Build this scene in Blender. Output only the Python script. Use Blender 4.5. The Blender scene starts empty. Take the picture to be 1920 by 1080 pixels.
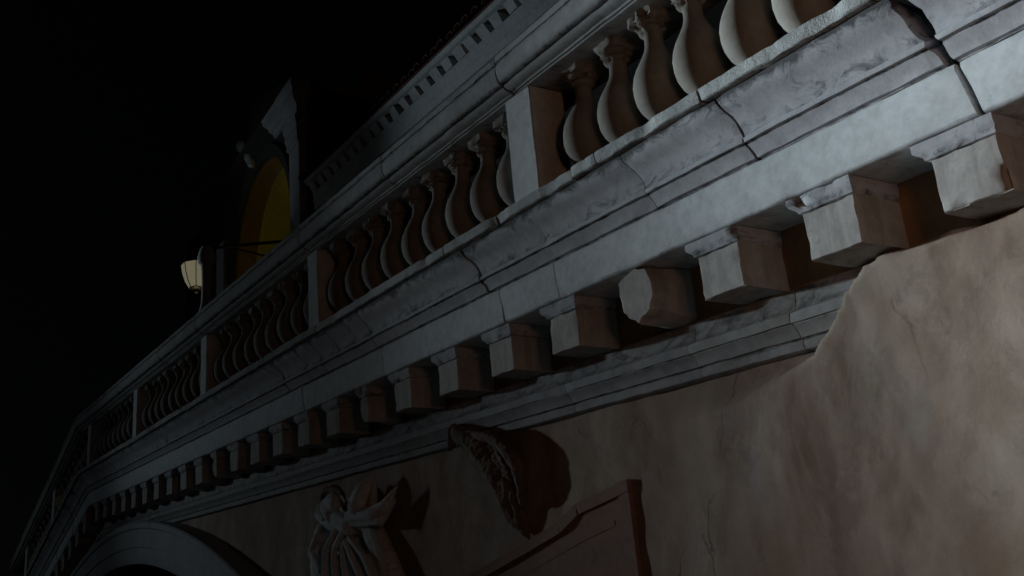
import bpy, bmesh, math, random
from math import sin, cos, pi, radians, sqrt, atan2
from mathutils import Vector, Matrix, noise

random.seed(7)
SC = bpy.context.scene
COL = SC.collection
U = 0.34            # metres per design unit
CZ = 1.6            # eye height above the quay
T = 0.0998          # rise of the near ramp
KINK = 59.4
T2 = -0.17          # fall of the far ramp

# ------------------------------------------------------------------ camera
cam = bpy.data.cameras.new('camera')
cam.sensor_width = 36
cam.lens = 2042 / 1920 * 36
cam.clip_start = 0.05
cam.clip_end = 3000
camo = bpy.data.objects.new('camera', cam)
COL.objects.link(camo)
SC.camera = camo
F = 2042.0
def _ray(px, py):
    return Vector((px - 960, py - 540, F)).normalized()
_up = _ray(450, -5000)
_r1 = _ray(-280, 1145)
_X = (_r1 - _up * _r1.dot(_up)).normalized()
_Y = _up.cross(_X)
# rows of the world axes in camera axes (x right, y down, z forward)
R3 = Matrix((_X, _Y, _up))
right = R3 @ Vector((1, 0, 0)); upv = R3 @ Vector((0, -1, 0)); back = R3 @ Vector((0, 0, -1))
M = Matrix((right, upv, back)).transposed().to_4x4()
M.translation = (0, 0, CZ)
camo.matrix_world = M

# ------------------------------------------------------------------ world, lights, exposure
SC.view_settings.view_transform = 'Standard'
SC.view_settings.look = 'None'
SC.cycles.diffuse_bounces = 1
SC.view_settings.exposure = 0
SC.view_settings.gamma = 1
wd = bpy.data.worlds.new('World')
SC.world = wd
wd.use_nodes = True
nt = wd.node_tree
bg = nt.nodes['Background']
sk = nt.nodes.new('ShaderNodeTexSky')
sk.sky_type = 'NISHITA'
sk.sun_disc = False
sk.sun_elevation = radians(22)
sk.sun_rotation = radians(67)
nt.links.new(sk.outputs[0], bg.inputs[0])
bg.inputs[1].default_value = 0.00012

def W3(x, y, z):            # design units -> world metres (z relative to the eye)
    return Vector((x * U, -y * U, CZ + z * U))

def lamp_obj(name, data, pos, target=None):
    o = bpy.data.objects.new(name, data)
    COL.objects.link(o)
    o.location = pos
    if target is not None:
        d = (Vector(target) - Vector(pos)).normalized()
        o.rotation_euler = d.to_track_quat('-Z', 'Y').to_euler()
    return o

COOL = (0.75, 0.91, 1.0)
LP = W3(80, -16, 17)
def flood(name, half, power, tgt, tall=1.0):
    d = bpy.data.lights.new(name, 'SPOT')
    d.energy = power; d.color = COOL
    d.spot_size = radians(half * 2); d.spot_blend = 1.0
    d.shadow_soft_size = 0.35
    o = lamp_obj(name, d, LP, tgt)
    o.scale = (1, tall, 1)
TG = W3(-13.5, 11, 3.0)
flood('floodlight_narrow', 5.15, 60000, TG, 2.1)
flood('floodlight_medium', 8.6, 7600, TG, 2.2)
flood('floodlight_wide', 25.0, 600, W3(12, 11, 1.5))
flood('added_spot_upper', 11.0, 2300, W3(27, 20, 24))  # unseen spot added to brighten the shop eaves
flood('added_spot_portico', 10.0, 330, W3(59, 20, 31))  # unseen spot added to brighten the portico
d = bpy.data.lights.new('floodlight_spill', 'SPOT')
d.energy = 75; d.color = COOL; d.spot_size = radians(150); d.spot_blend = 0.6; d.shadow_soft_size = 0.35
lamp_obj('floodlight_spill', d, LP, W3(40, 12, 12))
# warm street lamp on the quay behind the photographer's right
d = bpy.data.lights.new('quay_lamp', 'POINT')
d.energy = 36; d.color = (1.0, 0.48, 0.24); d.shadow_soft_size = 0.25
lamp_obj('quay_lamp', d, W3(-1, 3.5, 3.5))

# ------------------------------------------------------------------ helpers
def base(s):
    return T * s if s < KINK else T * KINK + T2 * (s - KINK)

def P(s, y, h):             # along the bridge, depth, height above the sloping line
    return W3(s, y, h + base(s))

def tag(o, label=None, cat=None, group=None, kind=None):
    if label: o['label'] = label
    if cat: o['category'] = cat
    if group: o['group'] = group
    if kind: o['kind'] = kind
    return o

def empty(name, loc, label, cat, group=None):
    o = bpy.data.objects.new(name, None)
    COL.objects.link(o)
    o.location = loc
    o.empty_display_size = 0.2
    tag(o, label, cat, group)
    return o

def link(name, me, mat, parent=None):
    o = bpy.data.objects.new(name, me)
    COL.objects.link(o)
    if mat and not me.materials: me.materials.append(mat)
    if parent:
        o.parent = parent
        o.matrix_parent_inverse = Matrix.Translation(-parent_loc(parent))
    return o

def parent_loc(p):
    v = Vector(p.location)
    q = p
    while q.parent:
        q = q.parent
        if q.type == 'EMPTY': return Vector(q.location)
    return v

def mesh(name, verts, faces, mat=None, parent=None, smooth=35, grime_ao=None, loc=None):
    """verts in world metres; the object's origin goes to loc (or the first corner's middle)"""
    me = bpy.data.meshes.new(name)
    if loc is None:
        n = len(verts)
        loc = Vector((sum(v[0] for v in verts) / n, sum(v[1] for v in verts) / n, min(v[2] for v in verts)))
    else:
        loc = Vector(loc)
    me.from_pydata([(v[0] - loc[0], v[1] - loc[1], v[2] - loc[2]) for v in verts], [], faces)
    me.update()
    bm = bmesh.new(); bm.from_mesh(me)
    bmesh.ops.recalc_face_normals(bm, faces=bm.faces)
    bm.to_mesh(me); bm.free()
    if grime_ao is not None:
        at = me.attributes.new('grime_ao', 'FLOAT', 'POINT')
        at.data.foreach_set('value', grime_ao)
    if smooth:
        me.polygons.foreach_set('use_smooth', [True] * len(me.polygons))
        me.set_sharp_from_angle(angle=radians(smooth))
    o = bpy.data.objects.new(name, me)
    COL.objects.link(o)
    if mat: me.materials.append(mat)
    o.matrix_world = Matrix.Translation(loc)
    if parent is not None:
        o.parent = parent
        o.matrix_parent_inverse = Matrix.Identity(4)
        o.location = loc - WORLD(parent)
    o['_w'] = tuple(loc)
    return o

WL = {}
def WORLD(p):
    if p.name in WL: return WL[p.name]
    v = Vector(p.location)
    q = p
    while q.parent:
        q = q.parent
        v = v + Vector(q.location)
    return v

def box_vf(a, b, f=P):
    """box between two corners (s,y,h) with mapping f"""
    vs = [f(s, y, h) for s in (a[0], b[0]) for y in (a[1], b[1]) for h in (a[2], b[2])]
    fs = [(0, 1, 3, 2), (4, 6, 7, 5), (0, 4, 5, 1), (2, 3, 7, 6), (0, 2, 6, 4), (1, 5, 7, 3)]
    return vs, fs

def merge(parts):
    V, Fc = [], []
    for vs, fs in parts:
        n = len(V); V += list(vs); Fc += [tuple(i + n for i in f) for f in fs]
    return V, Fc

def nz(x, y=0.0, z=0.0): return noise.noise(Vector((x, y, z)))
def fb(x, y=0.0, z=0.0, o=4): return noise.fractal(Vector((x, y, z)), 1.0, 2.0, o)

# ------------------------------------------------------------------ materials
def new_mat(name):
    m = bpy.data.materials.new(name); m.use_nodes = True
    n = m.node_tree.nodes; l = m.node_tree.links
    return m, n, l, n['Principled BSDF']

def ramp(n, pts):
    r = n.new('ShaderNodeValToRGB')
    e = r.color_ramp.elements
    while len(e) > len(pts): e.remove(e[-1])
    while len(e) < len(pts): e.new(0.5)
    for i, (p, c) in enumerate(pts):
        e[i].position = p; e[i].color = c if len(c) == 4 else (*c, 1)
    return r

def stone(name, c1, c2, c3, dirt=(0.03, 0.03, 0.032), dirt_amt=1.0, bump=0.5, scale=1.0, rough=0.85, streak=False):
    m, n, l, p = new_mat(name)
    g = n.new('ShaderNodeNewGeometry')
    def noi(sc, det=6, ro=0.6, vec=None, dist=0.0):
        t = n.new('ShaderNodeTexNoise'); t.inputs['Scale'].default_value = sc * scale
        t.inputs['Detail'].default_value = det; t.inputs['Roughness'].default_value = ro
        t.inputs['Distortion'].default_value = dist
        l.new(vec if vec else g.outputs['Position'], t.inputs['Vector'])
        return t.outputs['Fac']
    a = noi(1.3, 5, 0.55, None, 0.6)
    r = ramp(n, [(0.30, c1), (0.5, c2), (0.70, c3)])
    l.new(a, r.inputs[0])
    # fine mottling
    b = noi(14, 8, 0.7)
    mx = n.new('ShaderNodeMix'); mx.data_type = 'RGBA'; mx.blend_type = 'MULTIPLY'; mx.inputs[0].default_value = 0.5
    rb = ramp(n, [(0.3, (0.55, 0.55, 0.55)), (0.62, (1.1, 1.1, 1.1))])
    l.new(b, rb.inputs[0]); l.new(r.outputs[0], mx.inputs[6]); l.new(rb.outputs[0], mx.inputs[7])
    # grime: dirt noise plus a vertex amount painting AO-like shade in grooves, thresholded
    at = n.new('ShaderNodeAttribute'); at.attribute_name = 'grime_ao'
    mp = n.new('ShaderNodeMapping'); mp.inputs['Scale'].default_value = (1.0, 1.0, 1.7)
    mp.inputs['Rotation'].default_value = (0, 0.5, 0)
    l.new(g.outputs['Position'], mp.inputs[0])
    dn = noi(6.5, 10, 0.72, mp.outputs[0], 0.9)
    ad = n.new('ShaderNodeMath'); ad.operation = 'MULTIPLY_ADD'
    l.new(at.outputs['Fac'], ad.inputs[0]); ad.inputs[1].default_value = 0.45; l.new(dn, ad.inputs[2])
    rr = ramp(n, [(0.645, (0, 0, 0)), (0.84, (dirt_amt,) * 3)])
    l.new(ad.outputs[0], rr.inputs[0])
    m2 = n.new('ShaderNodeMix'); m2.data_type = 'RGBA'
    l.new(rr.outputs[0], m2.inputs[0]); l.new(mx.outputs[2], m2.inputs[6]); m2.inputs[7].default_value = (*dirt, 1)
    outc = m2.outputs[2]
    if streak:      # rain streaks running down the face
        ms = n.new('ShaderNodeMapping'); ms.inputs['Scale'].default_value = (9.0, 9.0, 1.1)
        l.new(g.outputs['Position'], ms.inputs[0])
        st = noi(1.6, 5, 0.6, ms.outputs[0], 0.3)
        rs = ramp(n, [(0.35, (0.74, 0.71, 0.68)), (0.55, (1, 1, 1)), (0.68, (1.1, 1.1, 1.08))])
        l.new(st, rs.inputs[0])
        m3 = n.new('ShaderNodeMix'); m3.data_type = 'RGBA'; m3.blend_type = 'MULTIPLY'; m3.inputs[0].default_value = 0.85
        l.new(outc, m3.inputs[6]); l.new(rs.outputs[0], m3.inputs[7]); outc = m3.outputs[2]
    l.new(outc, p.inputs['Base Color'])
    p.inputs['Roughness'].default_value = rough
    p.inputs['Specular IOR Level'].default_value = 0.25
    bp = n.new('ShaderNodeBump'); bp.inputs['Strength'].default_value = bump; bp.inputs['Distance'].default_value = 0.012
    hs = n.new('ShaderNodeMath'); hs.operation = 'ADD'
    f2 = noi(42, 6, 0.7)
    l.new(b, hs.inputs[0]); l.new(f2, hs.inputs[1])
    l.new(hs.outputs[0], bp.inputs['Height']); l.new(bp.outputs[0], p.inputs['Normal'])
    return m

M_ISTRIA = stone('istrian_stone', (0.42, 0.42, 0.44), (0.47, 0.47, 0.49), (0.53, 0.53, 0.53), bump=0.14, dirt_amt=0.9, streak=False)
M_SILL = stone('sill_stone', (0.30, 0.31, 0.31), (0.45, 0.46, 0.45), (0.58, 0.58, 0.55), dirt_amt=0.8, bump=0.6, scale=2.0)
M_FASCIA = stone('fascia_stone', (0.62, 0.65, 0.66), (0.68, 0.71, 0.72), (0.72, 0.74, 0.74), dirt_amt=0.5, bump=0.1)
M_BRACKET = stone('bracket_stone', (0.40, 0.37, 0.345), (0.47, 0.44, 0.41), (0.53, 0.50, 0.465), dirt_amt=0.5, bump=0.14, streak=True)
M_BAL = stone('baluster_stone', (0.25, 0.215, 0.18), (0.30, 0.265, 0.225), (0.34, 0.31, 0.27), dirt_amt=0.4, bump=0.12)
M_RAIL = stone('handrail_stone', (0.30, 0.31, 0.31), (0.38, 0.39, 0.39), (0.44, 0.44, 0.43), dirt_amt=0.8, bump=0.15)
M_STRING = stone('string_course_stone', (0.30, 0.31, 0.33), (0.38, 0.38, 0.38), (0.42, 0.41, 0.39), dirt_amt=0.8, bump=0.25)
M_RECESS = stone('warm_lit_recess_stone', (0.28, 0.17, 0.11), (0.38, 0.22, 0.12), (0.44, 0.25, 0.12), dirt_amt=0.6, bump=0.6)
M_ARCH = stone('arch_stone', (0.36, 0.37, 0.38), (0.42, 0.43, 0.44), (0.46, 0.46, 0.46), dirt_amt=0.4, bump=0.3)
M_DARKST = stone('shade_brown_carving_stone', (0.12, 0.08, 0.06), (0.18, 0.12, 0.09), (0.26, 0.19, 0.15), dirt_amt=0.7, bump=0.7, scale=2)  # brown takes in the carving's shadow side and warm light
M_STATUE = stone('statue_stone', (0.66, 0.67, 0.68), (0.74, 0.75, 0.76), (0.80, 0.80, 0.80), dirt_amt=0.7, bump=0.3, scale=2)
M_TABLET = stone('red_tablet_stone', (0.25, 0.15, 0.115), (0.31, 0.185, 0.14), (0.37, 0.225, 0.175), dirt_amt=0.5, bump=0.5)
M_SHOP = stone('shop_frieze_stone', (0.42, 0.44, 0.45), (0.50, 0.52, 0.53), (0.56, 0.57, 0.57), dirt_amt=0.6, bump=0.3)
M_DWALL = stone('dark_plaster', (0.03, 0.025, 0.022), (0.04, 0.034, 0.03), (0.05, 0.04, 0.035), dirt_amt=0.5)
M_TILE = stone('terracotta_tile', (0.09, 0.045, 0.035), (0.12, 0.06, 0.045), (0.16, 0.08, 0.055), dirt_amt=0.5, scale=2)
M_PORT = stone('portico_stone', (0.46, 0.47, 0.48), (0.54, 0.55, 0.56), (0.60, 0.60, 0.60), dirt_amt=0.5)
M_PORT_SHADE = stone('shaded_portico_stone', (0.05, 0.045, 0.042), (0.06, 0.055, 0.05), (0.07, 0.065, 0.06), dirt_amt=0.5)  # portico stone with the shade under its cornice put into the colour
M_BLACK = stone('near_black_plaster', (0.012, 0.011, 0.01), (0.015, 0.014, 0.013), (0.02, 0.018, 0.016), dirt_amt=0.3)  # near-black coat over the hall's ochre outer side
M_SIENNA = stone('sienna_plaster', (0.20, 0.12, 0.04), (0.24, 0.14, 0.05), (0.28, 0.16, 0.06), dirt_amt=0.3, bump=0.3)
M_OCHRE = stone('ochre_plaster', (0.42, 0.35, 0.11), (0.46, 0.39, 0.13), (0.50, 0.42, 0.15), dirt_amt=0.1, bump=0.2)
M_QUAY = stone('quay_paving', (0.18, 0.17, 0.16), (0.22, 0.21, 0.20), (0.26, 0.25, 0.24), dirt_amt=0.5)

def wall_mat():
    m, n, l, p = new_mat('weathered_wall_stone')
    g = n.new('ShaderNodeNewGeometry')
    mp = n.new('ShaderNodeMapping'); mp.inputs['Rotation'].default_value = (0, radians(38), 0)
    mp.inputs['Scale'].default_value = (1.0, 1, 0.62)
    l.new(g.outputs['Position'], mp.inputs[0])
    def noi(sc, det=5, ro=0.6, dist=0.5, off=0.0, vec=None):
        t = n.new('ShaderNodeTexNoise'); t.noise_dimensions = '4D'; t.inputs['W'].default_value = off
        t.inputs['Scale'].default_value = sc; t.inputs['Detail'].default_value = det
        t.inputs['Roughness'].default_value = ro; t.inputs['Distortion'].default_value = dist
        l.new(vec or mp.outputs[0], t.inputs['Vector'])
        return t.outputs['Fac']
    def mix(fac, a, b, mode='MIX'):
        x = n.new('ShaderNodeMix'); x.data_type = 'RGBA'; x.blend_type = mode
        if isinstance(fac, float): x.inputs[0].default_value = fac
        else: l.new(fac, x.inputs[0])
        if isinstance(a, tuple): x.inputs[6].default_value = (*a, 1)
        else: l.new(a, x.inputs[6])
        if isinstance(b, tuple): x.inputs[7].default_value = (*b, 1)
        else: l.new(b, x.inputs[7])
        return x.outputs[2]
    r1 = ramp(n, [(0.32, (0.29, 0.195, 0.15)), (0.5, (0.40, 0.295, 0.235)), (0.68, (0.52, 0.42, 0.34))])
    l.new(noi(1.15, 6, 0.52, 0.9, 1.0), r1.inputs[0])
    r2 = ramp(n, [(0.52, (0, 0, 0)), (0.70, (0.75, 0.75, 0.75))]); l.new(noi(1.9, 5, 0.5, 1.2, 5.0), r2.inputs[0])
    c = mix(r2.outputs[0], r1.outputs[0], (0.34, 0.225, 0.155))       # orange brown washes
    r3 = ramp(n, [(0.55, (0, 0, 0)), (0.72, (0.35, 0.35, 0.35))]); l.new(noi(2.4, 6, 0.6, 0.8, 9.0), r3.inputs[0])
    c = mix(r3.outputs[0], c, (0.33, 0.36, 0.38))                     # bluish bare stone
    r4 = ramp(n, [(0.56, (0, 0, 0)), (0.74, (0.4, 0.4, 0.4))]); l.new(noi(3.1, 4, 0.5, 0.6, 13.0), r4.inputs[0])
    c = mix(r4.outputs[0], c, (0.24, 0.23, 0.16))                     # olive stain
    r5 = ramp(n, [(0.25, (0.7, 0.7, 0.7)), (0.7, (1.12, 1.12, 1.12))]); l.new(noi(9, 9, 0.7, 0.3, 17.0, g.outputs['Position']), r5.inputs[0])
    c = mix(0.4, c, r5.outputs[0], 'MULTIPLY')
    r6 = ramp(n, [(0.72, (0, 0, 0)), (0.76, (0.25, 0.25, 0.25))]); l.new(noi(6.5, 8, 0.7, 0.9, 23.0), r6.inputs[0])
    c = mix(r6.outputs[0], c, (0.12, 0.10, 0.085))                    # small dark pits
    r8 = ramp(n, [(0.30, (0.62, 0.62, 0.62)), (0.60, (1.12, 1.12, 1.12))]); l.new(noi(55, 6, 0.8, 0.2, 51.0, g.outputs['Position']), r8.inputs[0])
    c = mix(0.22, c, r8.outputs[0], 'MULTIPLY')
    r9 = ramp(n, [(0.50, (1, 1, 1)), (0.54, (0.86, 0.85, 0.84)), (0.60, (0.86, 0.85, 0.84)), (0.62, (1, 1, 1))]); l.new(noi(2.6, 10, 0.7, 1.4, 57.0), r9.inputs[0])
    c = mix(0.9, c, r9.outputs[0], 'MULTIPLY')
    # hairline cracks and scratches, broken up by noise
    vo = n.new('ShaderNodeTexVoronoi'); vo.feature = 'DISTANCE_TO_EDGE'; vo.inputs['Scale'].default_value = 1.5
    wv = n.new('ShaderNodeVectorMath'); wv.operation = 'MULTIPLY_ADD'
    tn = n.new('ShaderNodeTexNoise'); tn.inputs['Scale'].default_value = 2.6; tn.inputs['Detail'].default_value = 7
    l.new(mp.outputs[0], tn.inputs['Vector'])
    l.new(tn.outputs['Color'], wv.inputs[0]); wv.inputs[1].default_value = (0.55, 0.55, 0.55); l.new(mp.outputs[0], wv.inputs[2])
    l.new(wv.outputs[0], vo.inputs['Vector'])
    rc = ramp(n, [(0.0, (1, 1, 1)), (0.014, (0, 0, 0))]); l.new(vo.outputs['Distance'], rc.inputs[0])
    rm = ramp(n, [(0.50, (0, 0, 0)), (0.62, (0.8, 0.8, 0.8))]); l.new(noi(2.2, 4, 0.6, 0.3, 41.0), rm.inputs[0])
    mm = n.new('ShaderNodeMath'); mm.operation = 'MULTIPLY'; l.new(rc.outputs[0], mm.inputs[0]); l.new(rm.outputs[0], mm.inputs[1])
    c = mix(mm.outputs[0], c, (0.09, 0.075, 0.06))
    l.new(c, p.inputs['Base Color'])
    p.inputs['Roughness'].default_value = 0.9
    p.inputs['Specular IOR Level'].default_value = 0.2
    bp = n.new('ShaderNodeBump'); bp.inputs['Strength'].default_value = 0.35; bp.inputs['Distance'].default_value = 0.012
    r7 = None
    l.new(noi(12, 10, 0.75, 0.3, 31.0, g.outputs['Position']), bp.inputs['Height']); l.new(bp.outputs[0], p.inputs['Normal'])
    return m
M_WALL = wall_mat()

def simple(name, col, rough=0.6, metal=0.0, emit=None, es=0.0):
    m, n, l, p = new_mat(name)
    g = n.new('ShaderNodeNewGeometry')
    t = n.new('ShaderNodeTexNoise'); t.inputs['Scale'].default_value = 20; l.new(g.outputs['Position'], t.inputs['Vector'])
    r = ramp(n, [(0.3, tuple(c * 0.75 for c in col)), (0.7, tuple(min(1, c * 1.2) for c in col))])
    l.new(t.outputs['Fac'], r.inputs[0]); l.new(r.outputs[0], p.inputs['Base Color'])
    p.inputs['Roughness'].default_value = rough; p.inputs['Metallic'].default_value = metal
    if emit:
        p.inputs['Emission Color'].default_value = (*emit, 1); p.inputs['Emission Strength'].default_value = es
    return m
M_IRON = simple('wrought_iron', (0.015, 0.015, 0.016), 0.5, 0.6)
M_GLASS = simple('lit_lantern_glass', (0.3, 0.3, 0.25), 0.3, 0, (1.0, 0.92, 0.58), 0.13)
def water_mat():
    m, n, l, p = new_mat('canal_water')
    p.inputs['Base Color'].default_value = (0.01, 0.02, 0.018, 1); p.inputs['Roughness'].default_value = 0.06
    t = n.new('ShaderNodeTexNoise'); t.inputs['Scale'].default_value = 2.5; t.inputs['Detail'].default_value = 4
    b = n.new('ShaderNodeBump'); b.inputs['Strength'].default_value = 0.4; b.inputs['Distance'].default_value = 0.06
    l.new(t.outputs['Fac'], b.inputs['Height']); l.new(b.outputs[0], p.inputs['Normal'])
    return m
M_WATER = water_mat()

# ------------------------------------------------------------------ ground and water
def plain(name, a, b, mat, kind='structure'):
    vs, fs = merge([box_vf(a, b, lambda x, y, z: Vector((x, y, z)))])
    o = mesh(name, vs, fs, mat, smooth=None)
    o['kind'] = kind
    return o
vs = [(-1500, -1500, -1.4), (1500, -1500, -1.4), (1500, 1500, -1.4), (-1500, 1500, -1.4)]
o = mesh('canal_water', [Vector(v) for v in vs], [(0, 1, 2, 3)], M_WATER, smooth=None); o['kind'] = 'structure'
plain('quay', (-30, -3.70, -2.2), (3.5, 3.5, 0.0), M_QUAY)

# ------------------------------------------------------------------ the bridge
B = empty('stone_bridge', P(10, 11, -10), 'pale stone bridge with a balustraded parapet on brackets, climbing away over a wide arch', 'bridge')

def leaned(s, h, k):
    """crooked joint line through a cornice stone"""
    return s + 0.16 * (h - 5.6) + 0.035 * nz(h * 3.1, k * 7.7) + 0.01 * nz(h * 11, k * 3.1)

def course(name, prof, breaks, mat, step=0.22, amp=0.012, gap=0.008, gaps={}, grime_ao=None, chip=0.0, chip_idx=(), lean=True, seed=0.0, closed=True, joff=0.004):
    """a run of moulded stones: each stone is its own object"""
    N = len(prof)
    for k in range(len(breaks) - 1):
        a, b = breaks[k], breaks[k + 1]
        ns = max(2, int((b - a) / (step if a < 32 else step * 2.2)))
        ga = gaps.get(a, gap); gb = gaps.get(b, gap)
        jy = random.uniform(-joff, joff); jh = random.uniform(-joff, joff)
        V, G, Fc = [], [], []
        for i in range(ns + 1):
            t = i / ns
            for j, (y, h) in enumerate(prof):
                sa = (leaned(a, h, a) if lean else a) + ga * (1 + 0.8 * nz(h * 9, a)) * (0.35 + 0.65 * min(1, max(0, (h - 4.9) / 1.0)) if ga > 0.05 else 1)
                sb = (leaned(b, h, b) if lean else b) - gb * (1 + 0.8 * nz(h * 9, b + 5)) * (0.35 + 0.65 * min(1, max(0, (h - 4.9) / 1.0)) if gb > 0.05 else 1)
                s = sa + (sb - sa) * t
                q = Vector((s * 1.3, y * 2 + seed, h * 2.2))
                dn = noise.noise(q * 1.7) * amp + noise.noise(q * 5) * amp * 0.6
                yy = y + dn + jy; hh = h + noise.noise(q * 2.3 + Vector((9, 3, 1))) * amp + jh
                if j in chip_idx and chip > 0:
                    c = noise.noise(Vector((s * 2.3, seed, j * 0.13))) + 0.5 * noise.noise(Vector((s * 7, seed, j * 0.2)))
                    if c > 0.12:
                        yy += (c - 0.12) * chip
                # worn arrises at the joints
                e = min(i, ns - i)
                if e == 0 and y < 10.9: yy += 0.012
                V.append(P(s, yy, hh))
                gr = grime_ao[j] if grime_ao else 0.0
                if e == 0: gr += 0.12
                G.append(gr)
        for i in range(ns):
            for j in range(N if closed else N - 1):
                j2 = (j + 1) % N
                Fc.append((i * N + j, i * N + j2, (i + 1) * N + j2, (i + 1) * N + j))
        Fc.append(tuple(range(N)))
        Fc.append(tuple(ns * N + j for j in reversed(range(N))))
        mesh(name, V, Fc, mat, B, grime_ao=G, smooth=40)

FAR = 84
corona = [(11.0, 4.77), (10.06, 4.77), (10.02, 4.785), (10.0, 4.81), (10.0, 5.1), (10.0, 5.40), (10.01, 5.455), (10.03, 5.475), (11.0, 5.475)]
br_c = [-3, 1.5, 6.40, 14.78, 16.68, 22.2, 27.5, 33.4, 41, 47, 53, KINK, 64, 69, 74, 79, FAR]
course('corona_stone', corona, br_c, M_FASCIA, gaps={6.40: 0.04, 16.68: 0.022, 27.5: 0.04, 14.78: 0.006, 64: 0.05, 69: 0.05}, grime_ao=[0.3, 0.35, 0.3, 0.15, 0, 0, 0.15, 0.4, 0.4], chip=0.05, chip_idx=(1, 2, 3), seed=3)
cyma = [(11.0, 5.478), (10.03, 5.478), (10.02, 5.495), (9.955, 5.50), (9.945, 5.54), (9.925, 5.59), (9.885, 5.645), (9.85, 5.685), (9.872, 5.70), (9.872, 5.715),
        (9.80, 5.72), (9.795, 5.755), (9.80, 5.79), (9.835, 5.80), (9.83, 5.86), (9.81, 5.94), (9.765, 6.03), (9.70, 6.11), (9.62, 6.17), (9.56, 6.23), (9.52, 6.29), (9.50, 6.36), (11.0, 6.36)]
gy = [0.5, 0.5, 0.45, 0.1, 0.0, 0.0, 0.05, 0.15, 0.6, 0.6, 0.1, 0.0, 0.1, 0.45, 0.38, 0.25, 0.12, 0.10, 0.18, 0.32, 0.55, 0.9, 0.5]  # groove and under-sill darkening, painted shade mixed with dirt
br_y = [-3, 1.5, 6.45, 9.55, 11.75, 14.6, 17.0, 20.3, 22.3, 23.2, 24.3, 25.5, 26.6, 28.4, 32.5, 37, 42, 47, 52, 56, KINK, 61.5, 63.5, 66, 69, 73, 78, FAR]
course('cyma_stone', cyma, br_y, M_ISTRIA, gaps={6.45: 0.11, 9.55: 0.02, 17.0: 0.04, 28.4: 0.05, 22.3: 0.018, 24.3: 0.018, 25.5: 0.02, 26.6: 0.018, 61.5: .04, 63.5: .04, 66: .04}, grime_ao=gy, chip=0.04, chip_idx=(3, 4, 10, 11, 12), seed=11, amp=0.009, joff=0.006)
sill = [(11.0, 6.365), (9.42, 6.365), (9.385, 6.367), (9.37, 6.38), (9.365, 6.46), (9.37, 6.55), (9.39, 6.56), (9.6, 6.56), (11.0, 6.56)]
br_s = [-3, 0.9, 3.8, 6.7, 9.7, 12.2, 12.9, 15.4, 17.45, 21.2, 24.6, 28.7, 33, 38, 43, 48, 53, KINK, 64, 69, 74, 79, FAR]
course('sill_stone', sill, br_s, M_SILL, step=0.1, grime_ao=[0.5, 0.4, 0.3, 0.12, 0.1, 0.2, 0.3, 0.3, 0.3], chip=0.09, chip_idx=(2, 3, 4, 5, 6), seed=21, amp=0.014, gap=0.02, joff=0.012)

rail = [(10.75, 8.70), (9.57, 8.70), (9.55, 8.705), (9.55, 8.735), (9.505, 8.74), (9.50, 8.775), (9.46, 8.78), (9.40, 8.80), (9.35, 8.825), (9.32, 8.86), (9.37, 8.865), (9.37, 8.905),
        (9.27, 8.91), (9.23, 8.94), (9.20, 9.00), (9.185, 9.09), (9.185, 9.18), (9.20, 9.25), (9.225, 9.28), (9.225, 9.30), (9.19, 9.305), (9.18, 9.40), (9.20, 9.44), (9.7, 9.48), (10.8, 9.5), (10.8, 8.9)]
gr_ = [0.4, 0.3, 0.1, 0.1, 0.3, 0.1, 0.25, 0.1, 0.1, 0.2, 0.9, 0.9, 0.5, 0.2, 0.08, 0.05, 0.1, 0.3, 0.5, 0.5, 0.3, 0.2, 0.3, 0.3, 0.3, 0.3]
pil = [4.05, 14.62, 25.2, 35.75, 46.5, 57.2, 68.0, 78.5]
course('handrail_stone', rail, [-3, 4.05, 9.4, 14.75, 19.9, 25.3, 30.6, 35.75, 41, 46.5, 51.8, KINK, 64, 68, 73, 78.5, FAR], M_RAIL, gaps={14.75: 0.03, 25.3: 0.03}, grime_ao=gr_, chip=0.05, chip_idx=(3, 5, 8, 9), seed=31, lean=False, gap=0.015, amp=0.012, joff=0.012)

# string course under the brackets
strc = [(11.05, 2.94), (10.93, 2.95), (10.86, 2.975), (10.85, 3.0), (10.85, 3.10), (10.875, 3.115), (10.875, 3.13), (10.82, 3.14), (10.80, 3.19), (10.76, 3.26), (10.70, 3.31), (10.70, 3.325), (10.66, 3.33),
        (10.65, 3.40), (10.655, 3.47), (10.72, 3.50), (10.80, 3.54), (10.84, 3.62), (10.86, 3.75), (10.87, 3.855), (11.05, 3.855)]
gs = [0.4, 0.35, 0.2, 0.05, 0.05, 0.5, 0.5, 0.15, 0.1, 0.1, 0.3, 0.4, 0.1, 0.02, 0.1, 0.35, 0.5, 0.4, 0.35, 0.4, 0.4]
course('string_course_stone', strc, [6.5, 10.15, 12.3, 15.8, 19, 22.7, 26, 30, 34, 38.5, 43, 48, 53, KINK, 66, 73, 80], M_STRING, grime_ao=gs, chip=0.08, chip_idx=(3, 4, 12, 13, 14), seed=41, amp=0.014, lean=False, gap=0.008)

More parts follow.
